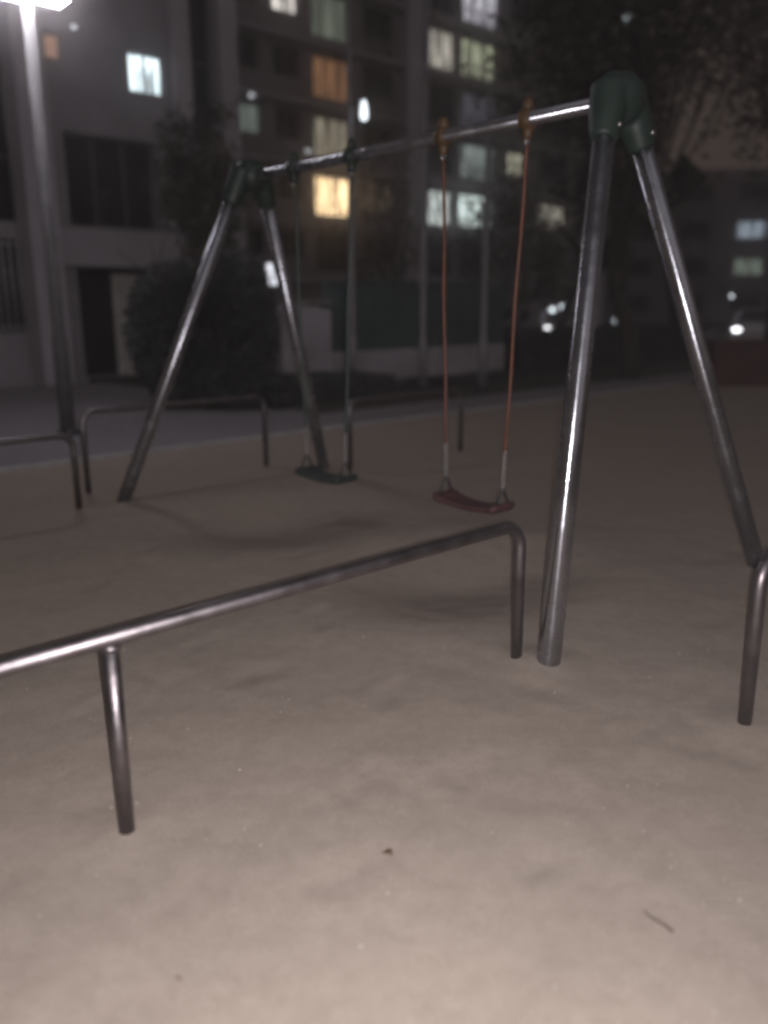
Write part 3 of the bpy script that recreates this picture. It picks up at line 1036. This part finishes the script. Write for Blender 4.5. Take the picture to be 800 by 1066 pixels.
def tree(loc, height, trunk_r, crown_r, label, seed, leaf_m, leaves=9000, leaf=0.11, trunk_h=None, depth=3, sag=0.0, clump=0.5):
    rr = random.Random(seed)
    root = empty('tree', loc, 0, label, 'tree', 'trees round the playground')
    th = trunk_h or height * 0.4
    bm = bmesh.new()
    tips = []
    base_ = Vector((0, 0, -0.1))
    limbs(bm, base_, Vector((rr.gauss(0, 0.04), rr.gauss(0, 0.04), 1)), th, trunk_r, 0, rr, tips, seg=6)
    top = tips[0]
    tips2 = []
    for k in range(6):
        a = k * 2 * math.pi / 6 + rr.uniform(-0.4, 0.4)
        up = rr.uniform(0.5, 1.5)
        zz = rr.uniform(0.6, 1.0)
        limbs(bm, Vector((top.x * zz, top.y * zz, top.z * zz)), Vector((math.cos(a), math.sin(a), up)), (height - th) * rr.uniform(0.45, 0.62), trunk_r * 0.5, depth - 1, rr, tips2, 0.6)
    cs = np.array([list(t) for t in tips2])
    ctr = np.array([top.x, top.y])
    rad95 = np.percentile(np.hypot(*(cs[:, :2] - ctr).T), 92)
    kx = crown_r / rad95
    kz = (height - th) / max(0.1, np.percentile(cs[:, 2], 97) - th)
    for v in bm.verts:
        if v.co.z > th * 0.55:
            f_ = min(1, (v.co.z - th * 0.55) / (0.3 * th))
            v.co.x = ctr[0] + (v.co.x - ctr[0]) * (1 + (kx - 1) * f_) if f_ >= 1 else v.co.x
            v.co.y = ctr[1] + (v.co.y - ctr[1]) * (1 + (kx - 1) * f_) if f_ >= 1 else v.co.y
            if v.co.z > th: v.co.z = th + (v.co.z - th) * kz
    cs[:, :2] = ctr + (cs[:, :2] - ctr) * kx
    cs[:, 2] = np.where(cs[:, 2] > th, th + (cs[:, 2] - th) * kz, cs[:, 2])
    obj('trunk', bm, M['bark'], root, True)
    if leaves:
        rg = np.random.default_rng(seed)
        # scale tips out to the crown's size, then hang leaf clumps on them
        idx = rg.integers(0, len(cs), leaves)
        w_ = rg.uniform(0.4, 1.5, len(cs))
        pts = cs[idx] + rg.normal(size=(leaves, 3)) * (clump * w_[idx])[:, None] * np.array([1, 1, 0.7])
        pts[:, 2] -= sag * np.hypot(pts[:, 0], pts[:, 1])
        leaf_mesh('crown', pts, leaf, leaf_m, root, seed)
    return root


def shrub(loc, rx, ry, h, label, seed, n=9000, leaf=0.05, name='shrub', cat='shrub', rotz=0.0, group=None):
    root = empty(name, loc, rotz, label, cat, group)
    rr = random.Random(seed)
    bm = bmesh.new()
    tips = []
    for k in range(7):
        a = k * 0.9
        limbs(bm, Vector((0.06 * math.cos(a), 0.06 * math.sin(a), -0.05)), Vector((math.cos(a) * rx * 0.4, math.sin(a) * ry * 0.4, h * 0.6)), h * 0.75, 0.03, 1, rr, tips, 0.5)
    obj('stem', bm, M['bark'], root, True)
    rg = np.random.default_rng(seed)
    u = rg.normal(size=(n, 3)); u /= np.linalg.norm(u, axis=1)[:, None]
    # lumpy radius
    ph = rg.uniform(0, 6.28, (6, 3)); fr = rg.uniform(2, 6, (6, 3))
    lump = sum(np.sin(u * fr[i] + ph[i]).sum(1) for i in range(6)) * 0.026
    rad = np.where(rg.random(n) < 0.75, rg.uniform(0.84, 1.03, n), rg.uniform(0.3, 0.9, n)) + lump
    pts = u * rad[:, None] * np.array([rx, ry, h / 2]) + np.array([0, 0, h / 2])
    pts[:, 2] = np.maximum(pts[:, 2], 0.02)
    leaf_mesh('foliage', pts, leaf, M['needle'], root, seed, 0.45)
    return root


def hedge(s0, s1, d0, d1, h, label, seed, n, leaf=0.06, m=None):
    mid = P((s0 + s1) / 2, (d0 + d1) / 2)
    root = empty('hedge', mid, ROTZ, label, 'hedge', 'clipped hedges beyond the path')
    rg = np.random.default_rng(seed)
    a, b2 = (s1 - s0) / 2, (d1 - d0) / 2
    pts = rg.uniform(-1, 1, (n, 3)) * np.array([a, b2, 1])
    z = rg.random(n)
    side = rg.random(n)
    # mostly on the outer faces, some inside
    pts[:, 1] = np.where(side < 0.40, -b2 * rg.uniform(0.9, 1.04, n), np.where(side < 0.5, b2 * rg.uniform(0.9, 1.04, n), pts[:, 1]))
    z = np.where((side > 0.5) & (side < 0.85), rg.uniform(0.9, 1.03, n), z)
    wob = 0.04 * np.sin(pts[:, 0] * 3.1 + seed) + 0.05 * np.sin(pts[:, 0] * 7.7 + 2 * seed)
    pts[:, 2] = np.maximum(0.01, (z + wob) * h)
    leaf_mesh('foliage', pts, leaf, m or M['needle'], root, seed, 0.45)
    bm = bmesh.new()
    rr = random.Random(seed)
    for k in range(int((s1 - s0) / 0.25)):
        tips = []
        limbs(bm, Vector((-a + 0.12 + k * 0.25, rr.uniform(-0.5, 0.5) * b2, -0.05)), Vector((rr.gauss(0, 0.25), rr.gauss(0, 0.25), 1)), h * 0.7, 0.018, 1, rr, tips, 0.6, 4)
    obj('stem', bm, M['bark'], root, True)
    return root


# dark round bush behind the far left leg
c = gnd(221, 423)
shrub(c, 1.08, 1.05, 2.22, 'large dark round bush behind the far left swing leg', 11, 16000, 0.06)
hedge(6.9, 9.2, 9.9, 11.0, 0.38, 'low dark hedge in front of the round bush and entrance', 21, 9000)
hedge(9.3, 13.8, 10.75, 11.3, 0.13, 'knee low ground hedge along foot of the green wall', 22, 8000)
hedge(14.25, 22.5, 11.3, 12.7, 0.86, 'tall dark hedge to the right of the green wall', 23, 26000, 0.07)

def spot(px, Y):
    q = at(px, 380, Y)
    return Vector((q.x, q.y, 0))


tree(spot(226, 15.6), 4.5, 0.09, 0.5, 'dark leafy tree standing behind the round bush', 31, M['leaf'], 6500, 0.08, 1.9, 3, 0, 0.2)
tree(spot(408, 19.0), 4.7, 0.08, 1.3, 'bare twiggy tree behind the green wall near its middle', 32, M['leaf2'], 1500, 0.06, 1.4, 4, 0, 0.22)
tree(spot(520, 20.5), 4.3, 0.09, 1.3, 'thin leaved tree behind the green wall, right of the bare one', 36, M['leaf2'], 3500, 0.07, 1.5, 4, 0, 0.25)
tree(spot(655, 17.0), 10.5, 0.21, 1.75, 'biggest dark tree rising behind the near swing cap', 33, M['leaf'], 8500, 0.105, 3.2, 3, 0.03, 0.55)
tree(spot(795, 21.0), 9.5, 0.20, 2.0, 'brownish tree at the right edge of the picture', 34, M['leaf2'], 7000, 0.12, 3.0, 3, 0.05, 0.6)
tree(spot(578, 25.0), 9.5, 0.17, 1.2, 'dark tree between the tall block and the biggest tree', 35, M['leaf'], 3800, 0.12, 4.6, 3, 0, 0.45)
tree(spot(705, 27.0), 14.0, 0.2, 2.6, 'far tall tree between the two right hand trees', 37, M['leaf'], 2600, 0.13, 6.0, 3, 0, 0.75)


# ------------------------------------------------------------------ parked cars with their lamps on, beyond the hedge
HEAD = emit('headlight_glow', (0.95, 0.95, 1.0), 7.0)
ROOMG = emit('cabin_glow', (0.8, 0.78, 1.0), 0.16)


def make_car():
    root = empty('parked_car', (0, 0, 0))
    bm = bmesh.new()
    prof = [(-2.1, 0.35), (-2.15, 0.75), (-1.95, 0.92), (-1.0, 1.0), (-0.45, 1.42), (0.9, 1.46), (1.75, 1.05), (2.1, 0.98), (2.15, 0.4)]
    rows = []
    for y, ins in ((-0.85, 0.0), (0.85, 0.0)):
        rows.append([bm.verts.new((x, y * (1 - 0.16 * max(0, (z - 0.95) / 0.5)), z)) for x, z in prof])
    k = len(prof)
    for i in range(k):
        bm.faces.new((rows[0][i], rows[0][(i + 1) % k], rows[1][(i + 1) % k], rows[1][i]))
    bm.faces.new(rows[0][::-1]); bm.faces.new(rows[1])
    obj('body', bm, M['carpaint'], root, bevel=0.05)
    for sgn in (-1, 1):
        bm = bmesh.new()
        q = [(-0.85, 1.02), (-0.42, 1.36), (0.85, 1.39), (1.5, 1.06)]
        ya = [0.845, 0.745, 0.735, 0.835]
        f0 = [bm.verts.new((x, sgn * (y + 0.02), z)) for (x, z), y in zip(q, ya)]
        f1 = [bm.verts.new((x, sgn * (y - 0.02), z)) for (x, z), y in zip(q, ya)]
        bm.faces.new(f0); bm.faces.new(f1[::-1])
        for i in range(4):
            bm.faces.new((f0[i], f1[i], f1[(i + 1) % 4], f0[(i + 1) % 4]))
        obj('side_window', bm, ROOMG, root)
    bm = bmesh.new()
    q = [(-1.0, -0.70, 1.02), (-1.0, 0.70, 1.02), (-0.5, 0.62, 1.41), (-0.5, -0.62, 1.41)]
    f0 = [bm.verts.new((x - 0.035, y, z + 0.02)) for x, y, z in q]
    f1 = [bm.verts.new((x + 0.02, y, z - 0.02)) for x, y, z in q]
    bm.faces.new(f0); bm.faces.new(f1[::-1])
    for i in range(4):
        bm.faces.new((f0[i], f1[i], f1[(i + 1) % 4], f0[(i + 1) % 4]))
    obj('windscreen', bm, M['glass'], root)
    for sgn in (-1, 1):
        bm = bmesh.new(); bmesh.ops.create_uvsphere(bm, u_segments=12, v_segments=8, radius=0.13, matrix=Matrix.Translation((-2.08, sgn * 0.62, 0.76)) @ Matrix.Diagonal((0.6, 1.25, 0.6, 1)))
        obj('headlight', bm, HEAD, root, True)
        for x in (-1.35, 1.3):
            bm = bmesh.new(); tube(bm, [(x, sgn * 0.70, 0.31), (x, sgn * 0.72, 0.31), (x, sgn * 0.86, 0.31), (x, sgn * 0.88, 0.31)], [0.27, 0.31, 0.31, 0.27], 20)
            wh = obj('wheel', bm, M['tyre'], root, True)
            bm = bmesh.new(); tube(bm, [(x, sgn * 0.882, 0.31), (x, sgn * 0.895, 0.31)], [0.19, 0.16], 16)
            obj('rim', bm, M['pole'], wh, True)
    return root


car = make_car()
car2 = copy_tree(car)
for c_, px, Y, rz, lab in ((car, 792, 30.0, 62, 'pale parked car at right edge with its headlights on'), (car2, 586, 33.0, 80, 'pale parked car beyond hedge, headlights on, left of near swing leg')):
    q = at(px, 350, Y)
    c_.location = (q.x, q.y, -0.13)
    c_.rotation_euler = (0, 0, math.radians(rz))
    tag(c_, lab, 'car', 'cars parked beyond the hedge')


def garden_lamp(px, py, Y, h_off, r, label):
    q = at(px, py, Y)
    root = empty('garden_lamp', (q.x, q.y, 0), 0, label, 'lamp', 'garden lamps among the trees')
    bm = bmesh.new(); tube(bm, [(0, 0, -0.1), (0, 0, q.z - r)], 0.035, 10)
    obj('shaft', bm, M['darkmetal'], root, True)
    bm = bmesh.new(); tube(bm, [(0, 0, q.z - r), (0, 0, q.z - 0.5 * r), (0, 0, q.z + 0.6 * r)], [0.5 * r, r, 0.85 * r], 12)
    obj('globe', bm, GLOBE2, root, True)
    bm = bmesh.new(); tube(bm, [(0, 0, q.z + 0.62 * r), (0, 0, q.z + 1.0 * r)], [1.15 * r, 0.4 * r], 12)
    obj('hood', bm, M['darkmetal'], root, True)


garden_lamp(735, 346, 24, 0, 0.09, 'short lit garden lamp left of the car at right edge')
garden_lamp(762, 308, 26, 0, 0.05, 'dim small lamp on taller post among the right hand trees')
garden_lamp(652, 18, 24, 0, 0.11, 'high lit lamp on tall post above near swing cap, among the leaves')
garden_lamp(642, 333, 27, 0, 0.09, 'lit lamp just to the right of the near front swing leg')

# ------------------------------------------------------------------ thin mist added to lift the blacks, standing in for lens veil
bm = bmesh.new()
box(bm, -70, 130, -6, 140, -1.2, 32.0)
hz = obj('added_haze', bm, None)
hm = bpy.data.materials.new('added_haze')
hm.use_nodes = True
ht = hm.node_tree
ht.nodes.remove(ht.nodes['Principled BSDF'])
pv = ht.nodes.new('ShaderNodeVolumePrincipled')
pv.inputs['Color'].default_value = (0.93, 0.90, 0.93, 1)
pv.inputs['Density'].default_value = 0.0085
pv.inputs['Anisotropy'].default_value = 0.95
ht.links.new(pv.outputs[0], ht.nodes['Material Output'].inputs['Volume'])
hz.data.materials.append(hm)
tag(hz, kind='stuff')
garden_lamp(575, 322, 25, 0, 0.085, 'left one of two lit garden lamps between red swing rope and near leg')
garden_lamp(586, 319, 25, 0, 0.085, 'right one of two lit garden lamps between red swing rope and near leg')
